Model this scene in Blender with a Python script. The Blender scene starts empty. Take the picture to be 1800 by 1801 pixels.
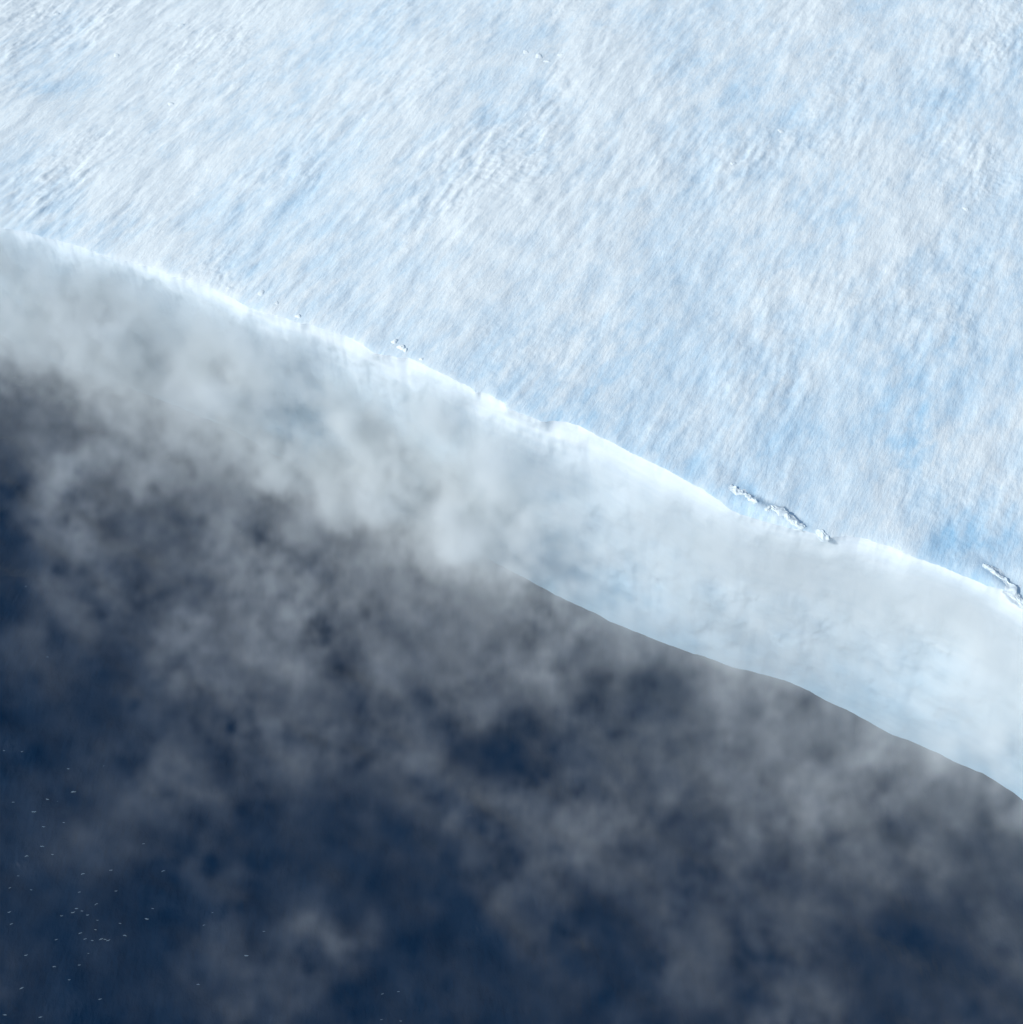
import bpy, math
import numpy as np

# ------------------------------------------------------------------ camera, sky, sun, exposure
S = bpy.context.scene
C = S.collection
HC = 200.0                      # flying height above the sea, metres
FOV, PITCH, ROLL = math.radians(42), math.radians(50), math.radians(4)
FPX = 900 / math.tan(FOV / 2)
FW = np.array([0, math.cos(PITCH), -math.sin(PITCH)])
R0 = np.array([1.0, 0, 0]); U0 = np.cross(R0, FW)
RT = R0 * math.cos(ROLL) + U0 * math.sin(ROLL)
UP = -R0 * math.sin(ROLL) + U0 * math.cos(ROLL)
from mathutils import Matrix
cam_d = bpy.data.cameras.new('camera'); cam = bpy.data.objects.new('camera', cam_d); C.objects.link(cam)
cam_d.sensor_fit = 'HORIZONTAL'; cam_d.angle = FOV; cam_d.clip_start = 1; cam_d.clip_end = 40000
M = Matrix.Identity(4)
for i in range(3):
    M[i][0] = RT[i]; M[i][1] = UP[i]; M[i][2] = -FW[i]
M[2][3] = HC
cam.matrix_world = M
S.camera = cam

SUN_EL, SUN_AZ = math.radians(36), math.radians(209)     # azimuth of the sun, counter-clockwise from +X
w = bpy.data.worlds.new('World'); S.world = w; w.use_nodes = True
nt = w.node_tree; bg = nt.nodes['Background']
sk = nt.nodes.new('ShaderNodeTexSky'); sk.sky_type = 'NISHITA'; sk.sun_disc = False
sk.sun_elevation = SUN_EL; sk.sun_rotation = math.pi / 2 - SUN_AZ
sk.altitude = 200; sk.air_density = 1.0; sk.dust_density = 0.6; sk.ozone_density = 1.2
nt.links.new(sk.outputs[0], bg.inputs[0]); bg.inputs[1].default_value = 0.125
sd = bpy.data.lights.new('sun', 'SUN'); sd.energy = 3.15; sd.angle = math.radians(0.6); sd.color = (1.0, 0.985, 0.95)
sun = bpy.data.objects.new('sun', sd); C.objects.link(sun)
from mathutils import Vector
sv = Vector((math.cos(SUN_EL) * math.cos(SUN_AZ), math.cos(SUN_EL) * math.sin(SUN_AZ), math.sin(SUN_EL)))
sun.rotation_euler = sv.to_track_quat('Z', 'Y').to_euler()
sun.location = (0, 0, 300)
S.view_settings.view_transform = 'Standard'; S.view_settings.look = 'None'
S.view_settings.exposure = 0.0; S.view_settings.gamma = 1; S.view_settings.use_curve_mapping = False
S.render.engine = 'CYCLES'
cy = S.cycles
cy.use_denoising = True; cy.max_bounces = 8; cy.diffuse_bounces = 3; cy.glossy_bounces = 2
cy.volume_bounces = 4; cy.transparent_max_bounces = 48; cy.volume_step_rate = 1.5; cy.volume_max_steps = 256
cy.use_adaptive_sampling = True; cy.adaptive_threshold = 0.01
cy.caustics_reflective = False; cy.caustics_refractive = False

rng = np.random.default_rng(7)

# ------------------------------------------------------------------ helpers
def ray_to(px, z):              # survey of the photograph: pixel (1800 px frame) -> point at height z in the world
    px = np.asarray(px, float).reshape(-1, 2)
    d = FW + ((px[:, 0] - 900) / FPX)[:, None] * RT - ((px[:, 1] - 900) / FPX)[:, None] * UP
    t = (z - HC) / d[:, 2]
    return d[:, :2] * t[:, None]

def to_px(x, y, z):
    Q = np.stack([x, y, np.full_like(x, 1.0) * (z - HC)], -1)
    dz = Q @ FW
    return 900 + FPX * (Q @ RT) / dz, 900 - FPX * (Q @ UP) / dz

def noise2(n, cell, L, E, ang, beta, seed, Lmin=None):
    """periodic noise tile, wavelengths up to L across, E times longer along 'ang'; unit rms slope is set by the caller"""
    r = np.random.default_rng(seed)
    f = np.fft.rfft2(r.standard_normal((n, n)))
    ky = np.fft.fftfreq(n, cell)[:, None]; kx = np.fft.rfftfreq(n, cell)[None, :]
    c, s = math.cos(ang), math.sin(ang)
    par = (kx * c + ky * s) * E; per = -kx * s + ky * c
    k = np.sqrt(par * par + per * per) + 1e-9
    a = 1 / (1 + (k * L) ** beta)
    a *= (1 - np.exp(-(k * L * 1.5) ** 2))
    if Lmin: a *= np.exp(-(k * Lmin) ** 2)
    a[0, 0] = 0
    h = np.fft.irfft2(f * a, (n, n))
    return h / h.std()

def sample(T, cell, x, y):      # bilinear, wrapping; T[iy, ix]
    n = T.shape[0]
    u = x / cell; v = y / cell
    i = np.floor(u).astype(np.int64); j = np.floor(v).astype(np.int64)
    fu = u - i; fv = v - j
    fu = fu * fu * (3 - 2 * fu) * .5 + fu * .5; fv = fv * fv * (3 - 2 * fv) * .5 + fv * .5
    i0 = i % n; i1 = (i + 1) % n; j0 = j % n; j1 = (j + 1) % n
    return (T[j0, i0] * (1 - fu) + T[j0, i1] * fu) * (1 - fv) + (T[j1, i0] * (1 - fu) + T[j1, i1] * fu) * fv

def grid_mesh(name, P, smooth=True):     # P[rows, cols, 3]
    nr, nc = P.shape[:2]
    me = bpy.data.meshes.new(name)
    me.vertices.add(nr * nc); me.vertices.foreach_set('co', P.reshape(-1).astype(np.float32))
    a = np.arange((nr) * (nc)).reshape(nr, nc)
    q = np.stack([a[:-1, :-1], a[:-1, 1:], a[1:, 1:], a[1:, :-1]], -1).reshape(-1, 4)
    me.loops.add(q.size); me.loops.foreach_set('vertex_index', q.reshape(-1).astype(np.int32))
    me.polygons.add(len(q)); me.polygons.foreach_set('loop_start', np.arange(0, q.size, 4, dtype=np.int32))
    me.polygons.foreach_set('loop_total', np.full(len(q), 4, np.int32))
    me.polygons.foreach_set('use_smooth', np.full(len(q), smooth, bool))
    me.update(calc_edges=True)
    return me

def put(name, me, mat=None, parent=None, **props):
    o = bpy.data.objects.new(name, me); C.objects.link(o)
    if mat: me.materials.append(mat)
    if parent: o.parent = parent
    for k, v in props.items(): o[k] = v
    return o

def material(name):
    m = bpy.data.materials.new(name); m.use_nodes = True
    return m, m.node_tree.nodes, m.node_tree.links, m.node_tree.nodes['Principled BSDF']

def vattr(me, name, vals):
    a = me.attributes.new(name, 'FLOAT', 'POINT'); a.data.foreach_set('value', np.asarray(vals, np.float32).reshape(-1))

# ------------------------------------------------------------------ materials
WIND = math.radians(64)

def snow_material(name, fine=1.0):
    m, N, L, b = material(name)
    geo = N.new('ShaderNodeTexCoord')
    mp = N.new('ShaderNodeMapping'); mp.inputs['Rotation'].default_value = (0, 0, -WIND); mp.vector_type = 'POINT'
    L.new(geo.outputs['Object'], mp.inputs[0])
    st = N.new('ShaderNodeMapping'); st.inputs['Scale'].default_value = (0.3, 1, 1); L.new(mp.outputs[0], st.inputs[0])
    n1 = N.new('ShaderNodeTexNoise'); n1.inputs['Scale'].default_value = 1.4; n1.inputs['Detail'].default_value = 6; n1.inputs['Roughness'].default_value = .62
    L.new(st.outputs[0], n1.inputs['Vector'])
    at = N.new('ShaderNodeAttribute'); at.attribute_name = 'glaze_shade'
    ad = N.new('ShaderNodeMath'); ad.operation = 'MULTIPLY_ADD'; ad.inputs[1].default_value = 0.55; ad.use_clamp = True
    sb = N.new('ShaderNodeMath'); sb.operation = 'SUBTRACT'; sb.inputs[1].default_value = .5; L.new(n1.outputs[0], sb.inputs[0])
    L.new(sb.outputs[0], ad.inputs[0]); L.new(at.outputs['Fac'], ad.inputs[2])
    mx = N.new('ShaderNodeMix'); mx.data_type = 'RGBA'
    mx.inputs[6].default_value = (0.83, 0.895, 0.88, 1); mx.inputs[7].default_value = (0.34, 0.62, 0.82, 1)
    L.new(ad.outputs[0], mx.inputs[0]); L.new(mx.outputs[2], b.inputs['Base Color'])
    b.inputs['Roughness'].default_value = .75; b.inputs['Specular IOR Level'].default_value = .15
    n2 = N.new('ShaderNodeTexNoise'); n2.inputs['Scale'].default_value = 2.2; n2.inputs['Detail'].default_value = 8; n2.inputs['Roughness'].default_value = .6
    L.new(st.outputs[0], n2.inputs['Vector'])
    bp = N.new('ShaderNodeBump'); bp.inputs['Strength'].default_value = 0.6 * fine; bp.inputs['Distance'].default_value = .28
    L.new(n2.outputs[0], bp.inputs['Height']); L.new(bp.outputs[0], b.inputs['Normal'])
    return m

M_SNOW = snow_material('wind_packed_snow')
M_LUMP = snow_material('broken_snow', .8)

def cliff_material():
    m, N, L, b = material('ice_cliff_snow')
    tc = N.new('ShaderNodeTexCoord'); mp = N.new('ShaderNodeMapping'); mp.inputs['Scale'].default_value = (.05, .05, .9)
    L.new(tc.outputs['Object'], mp.inputs[0])
    n = N.new('ShaderNodeTexNoise'); n.inputs['Scale'].default_value = 1; n.inputs['Detail'].default_value = 6; L.new(mp.outputs[0], n.inputs['Vector'])
    r = N.new('ShaderNodeValToRGB'); r.color_ramp.elements[0].position = .35; r.color_ramp.elements[1].position = .65
    r.color_ramp.elements[0].color = (.72, .80, .85, 1); r.color_ramp.elements[1].color = (.80, .86, .89, 1)
    L.new(n.outputs[0], r.inputs[0])
    sz = N.new('ShaderNodeSeparateXYZ'); L.new(tc.outputs['Object'], sz.inputs[0])       # firn above, bluer ice below; dimness of the fogged foot also painted in
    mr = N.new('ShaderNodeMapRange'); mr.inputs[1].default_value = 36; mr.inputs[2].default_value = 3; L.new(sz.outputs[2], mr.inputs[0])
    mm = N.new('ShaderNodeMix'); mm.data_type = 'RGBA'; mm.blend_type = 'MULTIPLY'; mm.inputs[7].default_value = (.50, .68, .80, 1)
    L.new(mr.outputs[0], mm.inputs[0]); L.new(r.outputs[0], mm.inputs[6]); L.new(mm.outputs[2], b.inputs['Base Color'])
    b.inputs['Roughness'].default_value = .7; b.inputs['Specular IOR Level'].default_value = .2
    n2 = N.new('ShaderNodeTexNoise'); n2.inputs['Scale'].default_value = .8; n2.inputs['Detail'].default_value = 6; L.new(tc.outputs['Object'], n2.inputs['Vector'])
    bp = N.new('ShaderNodeBump'); bp.inputs['Strength'].default_value = .25; bp.inputs['Distance'].default_value = .3
    L.new(n2.outputs[0], bp.inputs['Height']); L.new(bp.outputs[0], b.inputs['Normal'])
    return m
M_CLIFF = cliff_material()

def sea_material():
    m, N, L, b = material('cold_sea_water')
    b.inputs['Base Color'].default_value = (0.0001, 0.015, 0.042, 1)
    b.inputs['Roughness'].default_value = .22; b.inputs['IOR'].default_value = 1.333
    tc = N.new('ShaderNodeTexCoord'); mp = N.new('ShaderNodeMapping'); mp.inputs['Rotation'].default_value = (0, 0, -WIND); mp.inputs['Scale'].default_value = (1, .55, 1)
    L.new(tc.outputs['Object'], mp.inputs[0])
    n = N.new('ShaderNodeTexNoise'); n.inputs['Scale'].default_value = .9; n.inputs['Detail'].default_value = 5; n.inputs['Roughness'].default_value = .55
    L.new(mp.outputs[0], n.inputs['Vector'])
    bp = N.new('ShaderNodeBump'); bp.inputs['Strength'].default_value = .5; bp.inputs['Distance'].default_value = .5
    L.new(n.outputs[0], bp.inputs['Height']); L.new(bp.outputs[0], b.inputs['Normal'])
    return m
M_SEA = sea_material()
M_FOAM, _n, _l, _b = material('sea_foam'); _b.inputs['Base Color'].default_value = (.15, .22, .27, 1); _b.inputs['Roughness'].default_value = .8

# ------------------------------------------------------------------ ice shelf: surveyed rim and foot
H = 40.0
RIM = [(0,398),(40,404),(100,419),(150,434),(190,449),(240,462),(280,472),(300,484),(330,491),(360,500),(395,516),(420,530),(445,541),(462,547),(500,556),(530,566),(540,566),(580,580),(610,589),(632,600),(660,619),(672,621),(700,626),(722,628),(740,636),(760,646),(780,655),(800,665),(818,673),(830,681),(835,686),(841,687),(845,685),(860,691),(870,697),(880,701),(888,707),(891,715),(905,720),(920,726),(935,732),(952,738),(962,739),(974,738),(990,738),(1000,740),(1020,746),(1050,762),(1075,774),(1100,787),(1150,812),(1175,824),(1200,838),(1240,860),(1262,876),(1280,890),(1300,902),(1320,908),(1345,917),(1400,930),(1425,935),(1450,943),(1480,942),(1505,943),(1530,948),(1560,958),(1590,971),(1620,982),(1650,992),(1680,1004),(1710,1016),(1740,1030),(1765,1037),(1780,1044),(1800,1055)]
FOOT = [(800,950),(850,980),(900,1010),(950,1035),(1000,1062),(1050,1085),(1100,1105),(1150,1128),(1200,1145),(1240,1158),(1300,1172),(1360,1190),(1400,1208),(1450,1228),(1500,1260),(1550,1285),(1600,1305),(1650,1330),(1700,1352),(1750,1372),(1800,1392)]
def dip(x):                      # the shelf lies a few metres lower towards the left
    q = np.clip((0 - np.asarray(x, float)) / 105, 0, 1)
    return -5.5 * q * q * (3 - 2 * q)
def ray_top(px, up=0.0):
    px = np.asarray(px, float).reshape(-1, 2); z = np.full(len(px), H)
    for _ in range(12):
        p = np.array([ray_to(px[i:i + 1], z[i] + up)[0] for i in range(len(px))]); z = H + dip(p[:, 0])
    return p
rim = ray_top(RIM); foot = ray_to(FOOT, 0)
o_ = np.argsort(rim[:, 0]); rim = rim[o_]
# the front runs on in both directions outside the frame in the same gentle bays
xl = np.array([-3500., -2400, -1600, -1000, -620, -400, -280, -200, -150, -120]); yl = rim[0, 1] + np.array([1500., 1010, 640, 400, 235, 146, 92, 52, 27, 13])
xr = np.array([95., 130, 180, 260, 380, 600, 1000, 1700, 2600, 3500]); yr = rim[-1, 1] - np.array([16., 27, 52, 85, 120, 210, 380, 640, 1000, 1380])
RX = np.r_[xl, rim[:, 0], xr]; RY = np.r_[yl, rim[:, 1], yr]
FX = np.r_[-3500., -120, -60, foot[:, 0], 95, 3500]
lean = np.interp(foot[:, 0], RX, RY) - foot[:, 1]
FL = np.r_[1., 1, 1, lean, 4, 5]
e_t = noise2(1024, .25, 12, 1, 0, 1.2, 5)[0]                    # raggedness along the rim
XS = np.linspace(-3500, 3500, 28001); RS41 = np.convolve(np.pad(np.interp(XS, RX, RY), 15, mode='edge'), np.ones(31) / 31, mode='valid')
def rim_y(x):
    rag = np.interp((x / .25) % 1023, np.arange(1024), e_t)
    return np.interp(x, RX, RY) + 0.08 * rag
_fr = np.interp(XS, foot[:, 0], foot[:, 1]); _fl = RS41 - np.clip(np.interp(XS, FX, FL), 0.6, 12)
_b = np.clip((XS - foot[0, 0]) / 14, 0, 1) * np.clip((foot[-1, 0] - XS) / 8, 0, 1)
FS = np.convolve(np.pad(np.minimum(_fr * _b + _fl * (1 - _b), RS41 - .3), 24, mode='edge'), np.ones(49) / 49, mode='valid')
def foot_y(x):
    return np.interp(x, XS, FS)

N_, CELL = 1536, 0.30
A = noise2(N_, CELL, 45, 1.6, WIND, 2.6, 11); Bn = noise2(N_, CELL, 11, 2.6, WIND, 2.3, 12)
Cn = noise2(N_, CELL, 3.6, 4.2, WIND, 2.0, 13, .5); Dn = noise2(N_, CELL, 2.2, 1.8, WIND, 1.6, 14, .35)
mask = noise2(N_, CELL, 38, 2.0, WIND, 2.5, 15)
def slope(T): 
    return np.sqrt(np.mean(np.diff(T, axis=0) ** 2) + np.mean(np.diff(T, axis=1) ** 2)) / CELL
rough = np.clip(.35 + .5 * mask, .08, 1.6)
HT = .030 * A / slope(A) + .085 * Bn / slope(Bn) + (.145 * Cn / slope(Cn)) * np.clip(.8 + .35 * np.roll(mask, 700), .3, 1.4) * (.55 + .45 * np.clip(rough, 0, 1.5)) + rough ** 1.4 * .075 * Dn / slope(Dn)
G1 = noise2(N_, CELL, 42, 1.8, WIND, 2.4, 21); G2 = noise2(N_, CELL, 9, 2.6, WIND, 1.7, 22)

# blue patches, part scoured ice and part painted shade of slopes facing away, seen in the photograph (pixel, radius px, strength)
PATCH = [(95,345,30,.5),(60,115,40,.2),(20,110,30,.25),(1605,765,48,.75),(1600,800,40,.35),(1460,370,65,.4),(1065,625,50,.45),(1030,560,40,.2),(1640,620,60,.4),(1500,590,45,.35),(1380,640,50,.2),
         (1720,900,55,.35),(1580,690,45,.3),(1215,830,45,.3),(1000,730,50,.3),(970,690,35,.3),(880,640,45,.2),(790,250,60,.2),(250,160,50,.15),(1260,160,70,.25),(1700,210,50,.3),(1760,960,50,.3),(1660,930,40,.35),
         (1320,870,30,.3),(1350,760,50,.2),(430,470,40,.2),(230,345,45,.2),(120,400,40,.25),(690,420,60,.12),(1130,600,40,.25),(1520,470,60,.25),(1790,700,50,.25),(1700,560,50,.2)]
PP = [(ray_to([(a, b)], H)[0], c * .125, d) for a, b, c, d in PATCH]
PP = [(p, rr * (np.hypot(p[1], HC - H) / 230), d) for p, rr, d in PP]
cW, sW = math.cos(WIND), math.sin(WIND)

inner = np.linspace(-140, 152, 1000)
s1 = np.geomspace(.35, 3300, 60)
XC = np.r_[(-140 - s1)[::-1], inner, 152 + s1]
v = np.r_[0, np.cumsum(np.linspace(.16, .34, 900))]
VC = np.r_[v, v[-1] + np.geomspace(.5, 6000, 50)]
X = np.broadcast_to(XC[None, :], (len(VC), len(XC))).copy()
Y0 = rim_y(XC)[None, :]
# straighten the rows with distance so that the notches of the rim do not run inland
RS = np.interp(XC, RX[::1], RY)
k = np.ones(61) / 61
RSm = np.convolve(np.pad(RS, 30, mode='edge'), k, mode='valid')
fade = np.exp(-VC / 12)[:, None]
Y = VC[:, None] + Y0 * fade + RSm[None, :] * (1 - fade)
dist = np.hypot(X, Y - 150)
hz = sample(HT, CELL, X, Y) * np.clip(1.4 - dist / 900, .3, 1)
hz = hz * np.exp(-np.clip(np.maximum(X - 150, -138 - X), 0, None) / 12)      # only broad forms where the mesh is coarse
edge = np.exp(-VC / 2.2)[:, None]
Z = H + dip(X) + hz * (1 - .5 * edge) - .25 * edge ** 2
# low hollows and dark steps behind the slumped ridges are cut into the surface itself
def hump(cx, cy, ra, rb, ang, h, sharp=1.0):
    global Z
    dx, dy = X - cx, Y - cy; c, s = math.cos(ang), math.sin(ang)
    q = ((dx * c + dy * s) / ra) ** 2 + ((-dx * s + dy * c) / rb) ** 2
    Z = Z + h * np.exp(-q ** sharp)
for (px, py, ra, rb, an, h) in [(1342,878,3.0,1.2,-35,-.45),(1404,910,2.2,1.1,-45,-.55),(1772,1012,3.6,1.5,-45,-.45),(1798,1045,2.5,1.2,-50,-.4),
                                (1315,880,5,2.4,-30,.5),(1380,912,5,1.8,-25,.6),(1755,1025,5,2.2,-40,.6)]:
    p = ray_top([(px, py)])[0]; hump(p[0], p[1], ra, rb, math.radians(an), h)
GL = .09 + .07 * sample(G1, CELL, X, Y) + .06 * sample(G2, CELL, X, Y) * 1.0
GL = GL + .27 * np.clip((X + 10) / 120, -.6, 1.2) * np.exp(-np.clip(Y - 130, 0, 999) / 110)
GL += .13 * np.exp(-(VC[:, None] / 14) ** 2)
for p, rr, d in PP:
    dx, dy = X - p[0], Y - p[1]
    q = ((dx * cW + dy * sW) / (rr * 1.5)) ** 2 + ((-dx * sW + dy * cW) / rr) ** 2
    GL += .36 * d * np.exp(-q) * (.55 + .6 * np.clip(.5 + .6 * sample(G2, CELL, X, Y), 0, 1.4))
GL -= .055 * np.clip(hz / .18, -2, 2)          # hollows tinted bluer: scoured snow, plus shadow blue painted into the colour
GL = np.clip(GL, 0, 1)

shelf = bpy.data.objects.new('ice_shelf', None); C.objects.link(shelf)
shelf.location = (0, 150, 0)
shelf['label'] = 'vast white ice shelf with wind-scoured bluish top ending in a cliff above the sea'
shelf['category'] = 'ice shelf'
P = np.stack([X, Y - 150, Z], -1)
me = grid_mesh('snow_surface', P); vattr(me, 'glaze_shade', GL)
put('snow_surface', me, M_SNOW, shelf)

# cliff face below the rim: butts against the snow surface, small cornice, bays, spurs and layers
nrow = 110
t = np.linspace(0, 1, nrow)[:, None]
yt = Y[0][None, :]; zt = Z[0][None, :]; yb = foot_y(XC)[None, :]
RB = noise2(1024, .5, 24, 1, 0, 1.8, 31)
prof = t ** .9
ysm = np.convolve(np.pad(Y[0], 20, mode='edge'), np.ones(41) / 41, mode='valid')[None, :]
fd = np.clip(t * 14, 0, 1); fd = fd * fd * (3 - 2 * fd)
yy = (yt * (1 - fd) + ysm * fd) * (1 - prof) + (yb) * prof
bul = (sample(RB, .5, np.broadcast_to(XC[None, :], yy.shape), 30 * t + 0 * yy) * .40
       + .10 * sample(Cn, .3, np.broadcast_to(XC[None, :], yy.shape), 12 * t + 0 * yy))
yy = yy + bul * np.clip(t * 9, 0, 1) * np.clip((1 - t) * 2.5, 0.03, 1)
zz = zt * (1 - t) + (-4.0) * t
P = np.stack([np.broadcast_to(XC[None, :], yy.shape), yy - 150, zz], -1)[::-1]
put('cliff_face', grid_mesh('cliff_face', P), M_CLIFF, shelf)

# ------------------------------------------------------------------ sea
r = np.r_[np.linspace(-260, 260, 420)]
s2 = np.geomspace(3, 9000, 30)
gx = np.r_[(-260 - s2)[::-1], r, 260 + s2]
SX, SY = np.meshgrid(gx, gx + 130)
wv = noise2(1024, .6, 16, .45, WIND, 2.6, 41, 1.6)
SZ = sample(wv, .6, SX, SY) * .22 * np.clip(1.2 - np.hypot(SX, SY - 130) / 500, 0, 1)
put('sea', grid_mesh('sea', np.stack([SX, SY, SZ], -1)), M_SEA, kind='structure')

# ------------------------------------------------------------------ snow ridges and mounds along the rim
def surf_z(x, y):
    j = int(np.abs(XC - x).argmin()); i = int(np.abs(Y[:, j] - y).argmin()); return float(Z[i, j])

def surf_grid(PX, PY):
    j = np.clip(np.searchsorted(XC, PX), 1, len(XC) - 1); j = np.where(np.abs(XC[j - 1] - PX) < np.abs(XC[j] - PX), j - 1, j)
    out = np.empty_like(PX)
    for a in np.ndindex(PX.shape):
        col = Y[:, j[a]]; i = int(np.clip(np.searchsorted(col, PY[a]), 1, len(col) - 1)); y0, y1 = col[i - 1], col[i]
        f = min(max((PY[a] - y0) / (y1 - y0), 0), 1); out[a] = Z[i - 1, j[a]] * (1 - f) + Z[i, j[a]] * f
    return out

def ridge(name, pts, width, height, seed, label, cat, group=None):
    """a slumped bank: a heightfield strip along a bent line, gentle towards the sea, broken off steeply inland"""
    q = ray_top(pts); seg = np.r_[0, np.cumsum(np.hypot(*np.diff(q, axis=0).T))]
    n = max(24, int(seg[-1] / .14)); u = np.linspace(0, seg[-1], n)
    cx = np.interp(u, seg, q[:, 0]); cyy = np.interp(u, seg, q[:, 1])
    tx = np.gradient(cx); ty = np.gradient(cyy); ln = np.hypot(tx, ty); nx, ny = -ty / ln, tx / ln; kn = np.ones(2 * (n // 6) + 1); kn /= len(kn)
    nx = np.convolve(np.pad(nx, n // 6, mode='edge'), kn, mode='valid'); ny = np.convolve(np.pad(ny, n // 6, mode='edge'), kn, mode='valid')   # left of travel = inland
    if ny.mean() < 0: nx, ny = -nx, -ny
    m = 34; sgn = np.linspace(-1, 1, m)
    T1 = noise2(256, .14, 2.4, 1, 0, 2.8, seed, .4); T2 = noise2(256, .14, 1.1, 1, 0, 2.4, seed + 1, .3)
    U, Sg = np.meshgrid(u, sgn, indexing='ij')
    wloc = width * (.55 + .45 * np.sin(math.pi * U / seg[-1])) * (1 + .22 * sample(T1, .14, U, U * 0 + 3))
    off = Sg * wloc + .18 * sample(T1, .14, U, Sg * 3)
    crest = .05 + .14 * sample(T1, .14, U, U * 0 + 9)
    side = np.where(Sg < crest, np.clip((Sg + 1) / (crest + 1), 0, 1) ** 1.3, np.clip((1 - Sg) / (1 - crest), 0, 1))
    side = side * side * (3 - 2 * side)
    ends = np.clip(np.minimum(U, seg[-1] - U) / 1.0, 0, 1) ** .6
    height *= .22
    hh = height * side * ends * (.75 + .3 * sample(T1, .14, U, Sg * 2)) + .07 * side * sample(T2, .14, U * 1.3, Sg * 2.5)
    PX = cx[:, None] + nx[:, None] * off; PY = cyy[:, None] + ny[:, None] * off
    base = np.array([[surf_z(a, b) for a, b in zip(cx[::4], cyy[::4])]])[0]
    bz = np.interp(u, u[::4], base)[:, None]
    PZ = surf_grid(PX, PY) - .06 + hh * 1.0 + .10 * side
    PZ[:, 0] -= .1; PZ[:, -1] -= .1; PZ[0] -= .1; PZ[-1] -= .1
    c0 = (float(cx.mean()), float(cyy.mean()), float(bz.mean()))
    P = np.stack([PX - c0[0], PY - c0[1], PZ - c0[2]], -1)
    if (np.cross(P[1, 0] - P[0, 0], P[0, 1] - P[0, 0]))[2] > 0: pass
    else: P = P[::-1]
    P = P.transpose(1, 0, 2) if False else P
    me = grid_mesh(name, P[:, ::-1] if False else P)
    vattr(me, 'glaze_shade', np.full(P.shape[0] * P.shape[1], .14))
    o = put(name, me, M_LUMP, label=label, category=cat); o.location = c0
    if group: o['group'] = group
    return o

G_R = 'slumped snow ridges on the cliff rim'
ridge('snow_ridge', [(1282,856),(1300,864),(1318,876),(1330,890)], 1.3, 1.0, 51, 'long ragged snow ridge set back from the rim with a blue hollow behind it', 'snow ridge', G_R)
ridge('snow_ridge', [(1345,902),(1354,896),(1366,901),(1378,904),(1391,913),(1404,925),(1416,930)], 1.35, 1.5, 53, 'broken snow ridge right on the rim beside the darkest blue shadow', 'snow ridge', G_R)
ridge('snow_ridge', [(1434,933),(1442,936),(1451,944),(1460,947)], 1.0, .9, 55, 'short white snow ridge jutting at the rim just past the broken ridge', 'snow ridge', G_R)
ridge('snow_ridge', [(1728,992),(1745,1000),(1762,1012),(1776,1028),(1786,1044),(1800,1060),(1815,1072)], 1.4, 1.9, 57, 'large lumpy snow ridge on the rim at the right edge of the view', 'snow ridge', G_R)

def mound(px, py, r_, h, seed, label, cat='snow mound', g='small snow mounds on the ice shelf'):
    p = ray_top([(px, py)], .3)[0]
    r_ *= .9; h *= .28
    T = noise2(64, .12, .9, 1, 0, 1.8, seed)
    n, m = 26, 12
    th = np.linspace(0, 2 * math.pi, n); rr = np.linspace(0, 1, m)
    TH, RR = np.meshgrid(th, rr, indexing='ij')
    lob = 1 + .16 * np.sin(2 * TH + seed) + .12 * np.sin(3 * TH + 2 * seed)
    lx = r_ * RR * lob * np.cos(TH); ly = r_ * RR * lob * np.sin(TH)
    # steeper on the side away from the sun, like a wind-cut block
    k = .5 + .5 * np.cos(TH - math.radians(45))
    zz = surf_grid(lx + p[0], ly + p[1]) - surf_z(*p) + .02 + h * np.clip(1 - RR ** (1.6 + 1.6 * k), 0, 1) ** 1.3 * (1 + .25 * RR * k) + .12 * h * sample(T, .12, lx + 3, ly + 3) * (1 - RR ** 2) - .12 * RR ** 3
    P = np.stack([lx, ly, zz], -1)[::1, :]
    me = grid_mesh('snow_mound', P[::-1]); vattr(me, 'glaze_shade', np.full(n * m, .05))
    o = put('snow_mound', me, M_LUMP, label=label, category=cat, group=g); o.location = (p[0], p[1], surf_z(*p) - .05)
    return o
MOUNDS = [(694,597,.85,.9,'snow mound nearest left of the pair with dark blue shadows above the rim'),
          (706,608,.95,1.2,'snow mound casting the darkest small blue shadow above the rim'),
          (713,613,.6,.8,'smallest mound tucked right of the darkest shadowed mound'),
          (524,552,.75,.8,'lone snow mound standing just above the rim left of centre'),
          (459,513,1.0,.6,'curved low snow mound above the rim at left'),
          (402,503,.7,.35,'faint snow mound above the rim left of the curved one'),
          (487,531,.6,.4,'small low mound between the curved mound and the lone mound'),
          (741,628,.5,.6,'tiny snow mound sitting on the rim right of the shadowed trio'),
          (948,96,1.3,.8,'broad snow mound near the top centre of the snowfield'),
          (962,104,1.0,.7,'snow mound just right of the broad one near the top'),
          (925,88,1.1,.6,'snow mound left of the broad one near the top'),
          (985,92,.9,.5,'rightmost snow mound of the cluster near the top'),
          (205,97,1.0,.6,'snow mound alone in the upper left of the snowfield'),
          (96,20,1.3,.6,'snow mound in the top left corner of the snowfield'),
          (300,180,1.1,.6,'crescent snow mound on the snowfield left of centre'),
          (318,43,1.1,.5,'snow mound close to the top edge, left of centre'),
          (1375,225,1.1,.5,'low snow mound in the rough patch right of centre'),
          (1290,285,1.0,.5,'low snow mound at the lower left of the rough patch'),
          (1700,365,1.0,.5,'low snow mound on the right of the snowfield')]
for i, (a, b_, r_, h_, lab) in enumerate(MOUNDS):
    mound(a, b_, r_, h_, 100 + 3 * i, lab)

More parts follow.
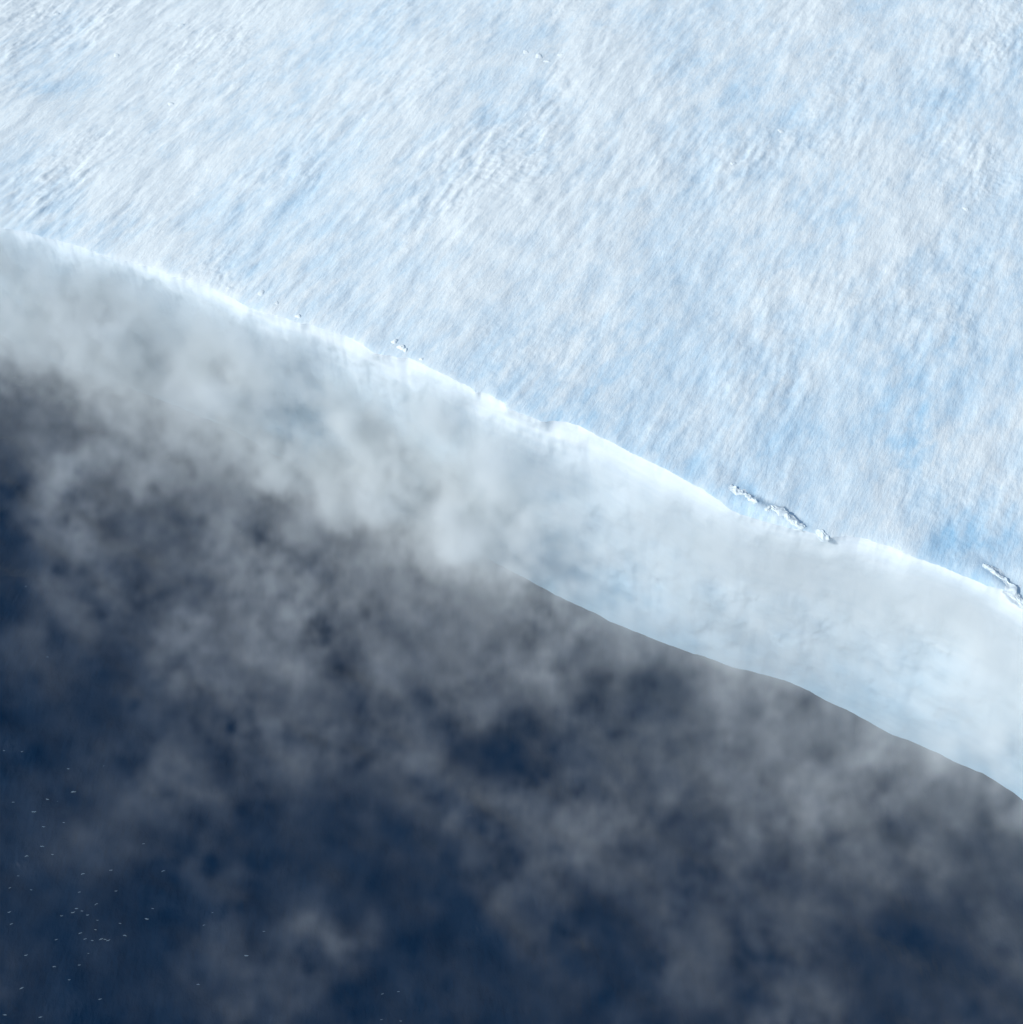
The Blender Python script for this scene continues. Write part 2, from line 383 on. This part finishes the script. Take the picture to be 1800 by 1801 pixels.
# ------------------------------------------------------------------ whitecaps
W4 = [(140,77,.5),(465,330,1.6),(215,460,1.3),(405,528,.5),(275,552,.8),(267,675,1.4),(170,740,1),(330,725,.6),(110,853,.7),(525,852,.9),(700,822,.8),(910,662,.5),(655,163,.4),(485,1072,.8),(463,1098,.9),(520,1088,.4),(555,1113,.6),(390,1118,.6),(55,1087,.8),(610,1043,.8),(735,960,.6),(928,1132,1.1),(510,1230,.8),(540,1265,.7),(640,1265,1),(685,1272,1),(790,1238,.9),(555,1348,1),(160,1360,.8),(340,1433,.8),(440,1523,.5),(135,1573,1.2),(1250,1545,1.1),(1560,1370,1.1),(30,1743,.9),(635,1645,.8),(1348,1095,.4),(1030,822,.9),(965,1062,.7),(70,1165,.7),(300,380,.8),(60,935,.5),(250,1750,.8),(615,1142,.4),(585,1275,.5),(665,1268,.6),(505,972,.5),(190,940,.5),(80,390,.6),(430,180,.6),(20,60,.5),(360,385,.5),(605,1205,.4),(760,1165,.5),(500,1425,.5),(355,1265,.6),(1290,1170,.5),(1670,1210,.5)]
WC = [(a / 3.6, 1300 + b / 3.6, s) for a, b, s in W4] + [(673,1747,.5),(701,1742,.4),(705,1794,.4),(671,1792,.4),(422,932,.4),(45,1030,.3),(83,1153,.4)]
named = {0: None}
specials = {5: 'brightest slanting white wave crest on the dark sea near the left edge', 1: 'long curved white wave crest in the dark gap at the upper left of the sea', 27: 'round bright fleck of foam in the dark gap near the bottom left', 31: 'bright foam fleck near the bottom left corner', 32: 'pale foam fleck seen through fog at the bottom, right of the other crests', 25: 'right end of the thin broken line of foam near the bottom left'}
for i, (a, b_, s) in enumerate(WC):
    s = s * .47
    r2 = np.random.default_rng(300 + i)
    p = ray_to([(a, b_)], .3)[0]
    ln, wd = .42 * s + .12, .085 * s + .03
    n = 9; u = np.linspace(-1, 1, n); bend = r2.uniform(-.3, .3)
    up_ = wd * np.clip(1 - u ** 2, 0.02, 1) ** .5 * (1 + .5 * r2.uniform(-1, 1, n)); lo = wd * np.clip(1 - u ** 2, 0.02, 1) ** .5 * (1 + .5 * r2.uniform(-1, 1, n))
    yc = bend * ln * u ** 2 + .04 * r2.standard_normal(n) * s
    P = np.zeros((3, n, 3))
    P[0] = np.c_[u * ln, yc - lo, np.full(n, 0.)]; P[1] = np.c_[u * ln, yc, .09 * np.clip(1 - u ** 2, 0, 1)]; P[2] = np.c_[u * ln, yc + up_, np.full(n, 0.)]
    o = put('whitecap', grid_mesh('whitecap', P), M_FOAM, category='whitecap', group='small whitecaps scattered over the dark sea',
            label=specials.get(i, 'tiny white wave crest on the dark open sea below the fog'))
    ii = int(np.abs(gx - p[0]).argmin()); jj = int(np.abs(gx + 130 - p[1]).argmin())
    o.location = (p[0], p[1], float(SZ[jj, ii]) + .06); o.rotation_euler = (0, 0, math.radians(r2.uniform(-8, 30)))

# ------------------------------------------------------------------ fog below the cliff: a real 3-D density field
# thickness of the fog bank surveyed every 100 px of the photograph (how pale the sea looks through it)
LUM = {
 400: [150,150,150,150,150,150,150,150,150,150,150,150,150,150,150,150,150,150,150],
 500: [140,160,170,170,170,170,170,170,170,170,170,170,170,170,170,170,170,170,170],
 600: [100,135,155,170,170,175,175,175,170,165,165,160,160,160,160,160,160,160,160],
 700: [98,99,124,109,114,124,144,175,170,165,160,160,155,155,155,155,155,155,155],
 800: [66,116,129,129,101,105,127,170,170,165,160,155,150,150,150,150,150,150,150],
 900: [47,99,89,100,99,108,114,127,170,165,160,155,150,145,150,150,150,150,150],
 1000: [40,75,87,74,121,137,112,117,127,150,150,145,140,125,140,150,150,150,150],
 1100: [38,73,71,95,82,103,114,93,95,127,128,125,130,135,130,140,150,150,150],
 1200: [53,47,45,88,85,79,68,89,82,99,120,78,67,116,125,120,130,140,150],
 1300: [37,37,40,67,74,77,77,77,48,49,70,80,78,99,97,125,101,120,130],
 1400: [29,41,56,73,49,52,38,67,77,72,76,67,82,96,107,103,103,83,125],
 1500: [42,41,64,50,43,27,29,32,59,75,82,83,49,70,76,66,61,52,69],
 1600: [32,39,39,62,57,71,77,43,56,71,48,50,71,65,72,55,23,47,63],
 1700: [56,33,43,51,74,70,46,38,31,44,31,41,62,60,66,47,25,47,51],
 1800: [38,39,44,41,45,56,29,23,23,20,24,29,36,43,69,66,43,45,38],
 1900: [40,41,44,42,45,51,35,31,31,30,32,35,39,43,59,57,43,45,40]}
ys_ = sorted(LUM); LG = np.array([LUM[y] for y in ys_], float)
# smaller puffs and gaps (pixel, radius x, radius y, luma change)
PUFF = [(410,915,55,38,28),(250,865,38,26,30),(120,790,38,24,25),(190,715,40,22,22),(120,1045,42,30,22),(270,1080,60,32,14),(350,1200,35,45,20),(330,880,24,30,-14),(290,900,70,18,-16),
        (30,925,30,26,-20),(220,640,35,25,16),(370,1060,35,18,-14),(265,1360,35,50,22),(170,1375,60,28,-16),(570,1480,60,30,-18),(490,1560,35,22,-16),(840,1310,55,26,-26),(730,1350,36,16,-18),
        (640,1470,45,25,-20),(740,1500,55,30,-18),(640,1590,60,45,22),(1040,1610,45,25,-20),(1590,1650,32,60,-20),(1340,1660,40,22,-18),(1350,1550,50,20,-20),(1440,1790,70,45,30),(1500,1770,30,30,16),
        (1190,1190,38,34,-34),(1215,1165,24,24,-26),(1420,1275,28,30,-34),(1300,1240,60,45,24),(1630,1370,36,22,-22),(1540,1370,26,14,-20),
        (1250,1290,40,30,-14),(1000,1100,50,20,14),(960,1150,45,18,-18),(880,1110,45,26,-14),(780,1190,45,22,-14),(700,960,40,25,-14),(670,1050,40,18,-18),(980,1190,45,20,16),(1240,980,70,28,-26),
        (1330,1000,40,20,-14),(1080,1000,40,22,-14),(950,930,50,22,12),(80,510,60,35,-30),(60,560,70,25,-16),(350,640,50,20,-10),(60,320,30,20,0),(1330,1500,45,20,14),(560,1150,36,20,16),(500,1270,45,26,10)]
X0, X1, Y0_, Y1, Z0, Z1 = -190., 190., 15., 250., 3.0, 42.
NX, NY, NZ = 450, 278, 32
gx_ = np.linspace(X0, X1, NX); gy_ = np.linspace(Y0_, Y1, NY); gz_ = np.linspace(Z0, Z1, NZ)
ZM = 8.0
FX_, FY_ = np.meshgrid(gx_, gy_, indexing='ij')
def fbm3(shape, cell, L, beta, seed):
    r = np.random.default_rng(seed); f = np.fft.rfftn(r.standard_normal(shape).astype(np.float32))
    kk = np.sqrt(np.fft.fftfreq(shape[0], cell[0])[:, None, None] ** 2 + np.fft.fftfreq(shape[1], cell[1])[None, :, None] ** 2 + (np.fft.rfftfreq(shape[2], cell[2])[None, None, :] * 1.0) ** 2)
    a = 1 / (1 + (kk * L) ** beta); a[0, 0, 0] = 0
    h = np.fft.irfftn(f * a, shape); return (h / h.std()).astype(np.float32)
cell3 = ((X1 - X0) / (NX - 1), (Y1 - Y0_) / (NY - 1), (Z1 - Z0) / (NZ - 1))
big = (NX, NY, 64)
n3 = fbm3(big, cell3, 20, 1.85, 61)[:, :, :NZ]
n4 = fbm3(big, cell3, 5.5, 1.9, 64)[:, :, :NZ]
w1 = fbm3(big, cell3, 26, 2.8, 62)[:, :, :NZ]; w2 = fbm3(big, cell3, 26, 2.8, 63)[:, :, :NZ]
# survey map, with its edges curled by slow eddies
def lum_at(px, py):
    u = np.clip(px / 100, 0, 17.999); v_ = np.clip((py - 400) / 100, 0, len(ys_) - 1.001)
    i = np.floor(u).astype(int); j = np.floor(v_).astype(int); fu = u - i; fv = v_ - j
    fu = fu * fu * (3 - 2 * fu); fv = fv * fv * (3 - 2 * fv)
    return (LG[j, i] * (1 - fu) + LG[j, i + 1] * fu) * (1 - fv) + (LG[j + 1, i] * (1 - fu) + LG[j + 1, i + 1] * fu) * fv
HOLES = [(ray_to([(515, 750)], 14)[0], 9, .055), (ray_to([(390, 730)], 10)[0], 10, .04), (ray_to([(290, 700)], 10)[0], 8, .025)]     # thicker puffs in the bank
GAIN_ = 0.95
D = np.zeros((NX, NY, NZ), np.float32)
SEA_L, FOG_L = .010, .50
rimn = np.interp(gx_, RX, RY)[:, None]
for kz, z in enumerate(gz_):
    px, py = to_px(FX_ + 3.0 * w1[:, :, kz], FY_ + 3.0 * w2[:, :, kz], ZM)
    lum = lum_at(px, py) * GAIN_
    for (a, b_, ra, rb, d) in PUFF:
        lum = lum * np.exp(d / 120 * np.exp(-((px - a) / ra) ** 2 - ((py - b_) / rb) ** 2))
    out = (px < -60) | (px > 1860) | (py > 1860)
    lum = np.clip(lum, 22, 190) / 255
    lin = np.where(lum > .04045, ((lum + .055) / 1.055) ** 2.4, lum / 12.92)
    od = -np.log(1 - np.clip((lin - SEA_L) / FOG_L, 0.0, .93))
    n = n3[:, :, kz] + .5 * n4[:, :, kz]
    near = np.clip(1 - (rimn - FY_) / 38, 0, 1)                 # the bank climbs towards the cliff
    top = 11.5 + 20 * near + 1.6 * w1[:, :, kz]
    prof = np.clip((top - z) / (4 + 4 * near), 0, 1) * np.clip((z - 2.4) / 2, 0, 1)
    mod = np.clip(1 + .33 * n + .05 * n * np.abs(n), 0.0, 3.0)
    dn = foot_y(gx_)[:, None] - FY_ + 2.0 * w2[:, :, kz]          # distance out from the foot of the cliff
    lf = np.clip((14 - FX_) / 40, 0, 1); lf = lf * lf * (3 - 2 * lf)
    zc = np.clip((H + dip(gx_)[:, None] - .3 - z + 1.5 * w1[:, :, kz]) / 5, 0, 1)
    bank_l = (.15 * np.exp(-np.clip((dn - 4 * w1[:, :, kz]) / 7, -.3, 9) ** 2) * np.interp(gx_, [-95, -60, -30], [.8, 1.35, 1.4])[:, None] + .016 * np.exp(-np.clip(dn / 12, -.3, 9) ** 2)) * zc * np.clip((30 + 4 * w1[:, :, kz] - z) / 10, .5, 1)
    bank_r = .050 * np.exp(-(np.clip(dn - 2, 0, 99) / 7) ** 2) * zc * np.clip((z - 4) / 14, .1, 1)
    spill = .14 * np.exp(-(np.clip(dn, 0, 99) / 5.5) ** 2) * np.clip((z - dip(gx_)[:, None] - 24) / 10, 0, 1) * np.clip((H + dip(gx_)[:, None] + .5 - z) / 2.5, 0, 1) * np.clip(.75 + .35 * w2[:, :, kz], .15, 1.5)
    spill = spill * np.interp(gx_, [-89, -60, -40, -20, 3, 24, 36, 50, 58, 66], [1.5, 1.3, .9, .3, .25, .5, 1.1, 1.2, .9, .8])[:, None]
    od = np.maximum(od, .025)
    dens = od * .77 / (top * .85 - 4) * prof * mod
    dens = dens + (bank_l * lf + bank_r * (1 - .5 * lf)) * np.clip(1 + .6 * n + .3 * w2[:, :, kz], .08, 3) + spill * np.clip(1 + .15 * n, .4, 1.6)
    for (hx, hy), hr, hd in HOLES: dens = dens + hd * np.exp(-((FX_ - hx) ** 2 + (FY_ - hy) ** 2) / hr ** 2) * np.clip((30 - z) / 8, 0, 1) * np.clip(1 + .5 * n, .2, 2)
    side = np.clip((X1 - 8 - np.abs(FX_)) / 25, 0, 1) * np.clip((FY_ - Y0_ - 3) / 20, 0, 1)
    D[:, :, kz] = dens * side * (FY_ < rimn + 4)
D[0] = 0; D[-1] = 0; D[:, 0] = 0; D[:, -1] = 0; D[:, :, -1] = 0

me = bpy.data.meshes.new('fog')
gxx, gyy, gzz = np.meshgrid(gx_, gy_, gz_, indexing='ij')
me.vertices.add(NX * NY * NZ)
me.vertices.foreach_set('co', np.stack([gxx, gyy, gzz], -1).reshape(-1).astype(np.float32))
vattr(me, 'fog_density', D)
fm = bpy.data.materials.new('fog'); fm.use_nodes = True; fn, fl = fm.node_tree.nodes, fm.node_tree.links
fn.clear(); out = fn.new('ShaderNodeOutputMaterial'); pv = fn.new('ShaderNodeVolumePrincipled')
pv.inputs['Color'].default_value = (.92, .965, .97, 1); pv.inputs['Density'].default_value = 1.0; pv.inputs['Anisotropy'].default_value = -.35
pv.inputs['Density Attribute'].default_value = 'density'
fl.new(pv.outputs[0], out.inputs['Volume'])
fog = put('fog', me, kind='stuff')
ng = bpy.data.node_groups.new('fog_field', 'GeometryNodeTree')
ng.interface.new_socket('Geometry', in_out='INPUT', socket_type='NodeSocketGeometry')
ng.interface.new_socket('Geometry', in_out='OUTPUT', socket_type='NodeSocketGeometry')
g = ng.nodes; gl = ng.links
gi = g.new('NodeGroupInput'); go = g.new('NodeGroupOutput'); vc = g.new('GeometryNodeVolumeCube'); sm = g.new('GeometryNodeSetMaterial'); sm.inputs['Material'].default_value = fm
vc.inputs['Min'].default_value = (X0, Y0_, Z0); vc.inputs['Max'].default_value = (X1, Y1, Z1)
vc.inputs['Resolution X'].default_value = NX; vc.inputs['Resolution Y'].default_value = NY; vc.inputs['Resolution Z'].default_value = NZ
vc.inputs['Background'].default_value = 0
pos = g.new('GeometryNodeInputPosition'); sx = g.new('ShaderNodeSeparateXYZ'); gl.new(pos.outputs[0], sx.inputs[0])
def mth(op, a, b=None):
    n = g.new('ShaderNodeMath'); n.operation = op
    for i, q in enumerate((a, b)):
        if q is None: continue
        if isinstance(q, (int, float)): n.inputs[i].default_value = q
        else: gl.new(q, n.inputs[i])
    return n.outputs[0]
def ix(s_, lo, hi, n):
    return mth('MINIMUM', mth('MAXIMUM', mth('ROUND', mth('MULTIPLY', mth('SUBTRACT', s_, lo), (n - 1) / (hi - lo))), 0), n - 1)
iX, iY, iZ = ix(sx.outputs[0], X0, X1, NX), ix(sx.outputs[1], Y0_, Y1, NY), ix(sx.outputs[2], Z0, Z1, NZ)
idx = mth('ADD', mth('MULTIPLY', mth('ADD', mth('MULTIPLY', iX, NY), iY), NZ), iZ)
na = g.new('GeometryNodeInputNamedAttribute'); na.data_type = 'FLOAT'; na.inputs[0].default_value = 'fog_density'
si = g.new('GeometryNodeSampleIndex'); si.data_type = 'FLOAT'; si.domain = 'POINT'; si.clamp = True
gl.new(gi.outputs[0], si.inputs['Geometry']); gl.new(na.outputs[0], si.inputs['Value']); gl.new(idx, si.inputs['Index'])
gl.new(si.outputs[0], vc.inputs['Density']); gl.new(vc.outputs[0], sm.inputs[0]); gl.new(sm.outputs[0], go.inputs[0])
md = fog.modifiers.new('fog_field', 'NODES'); md.node_group = ng
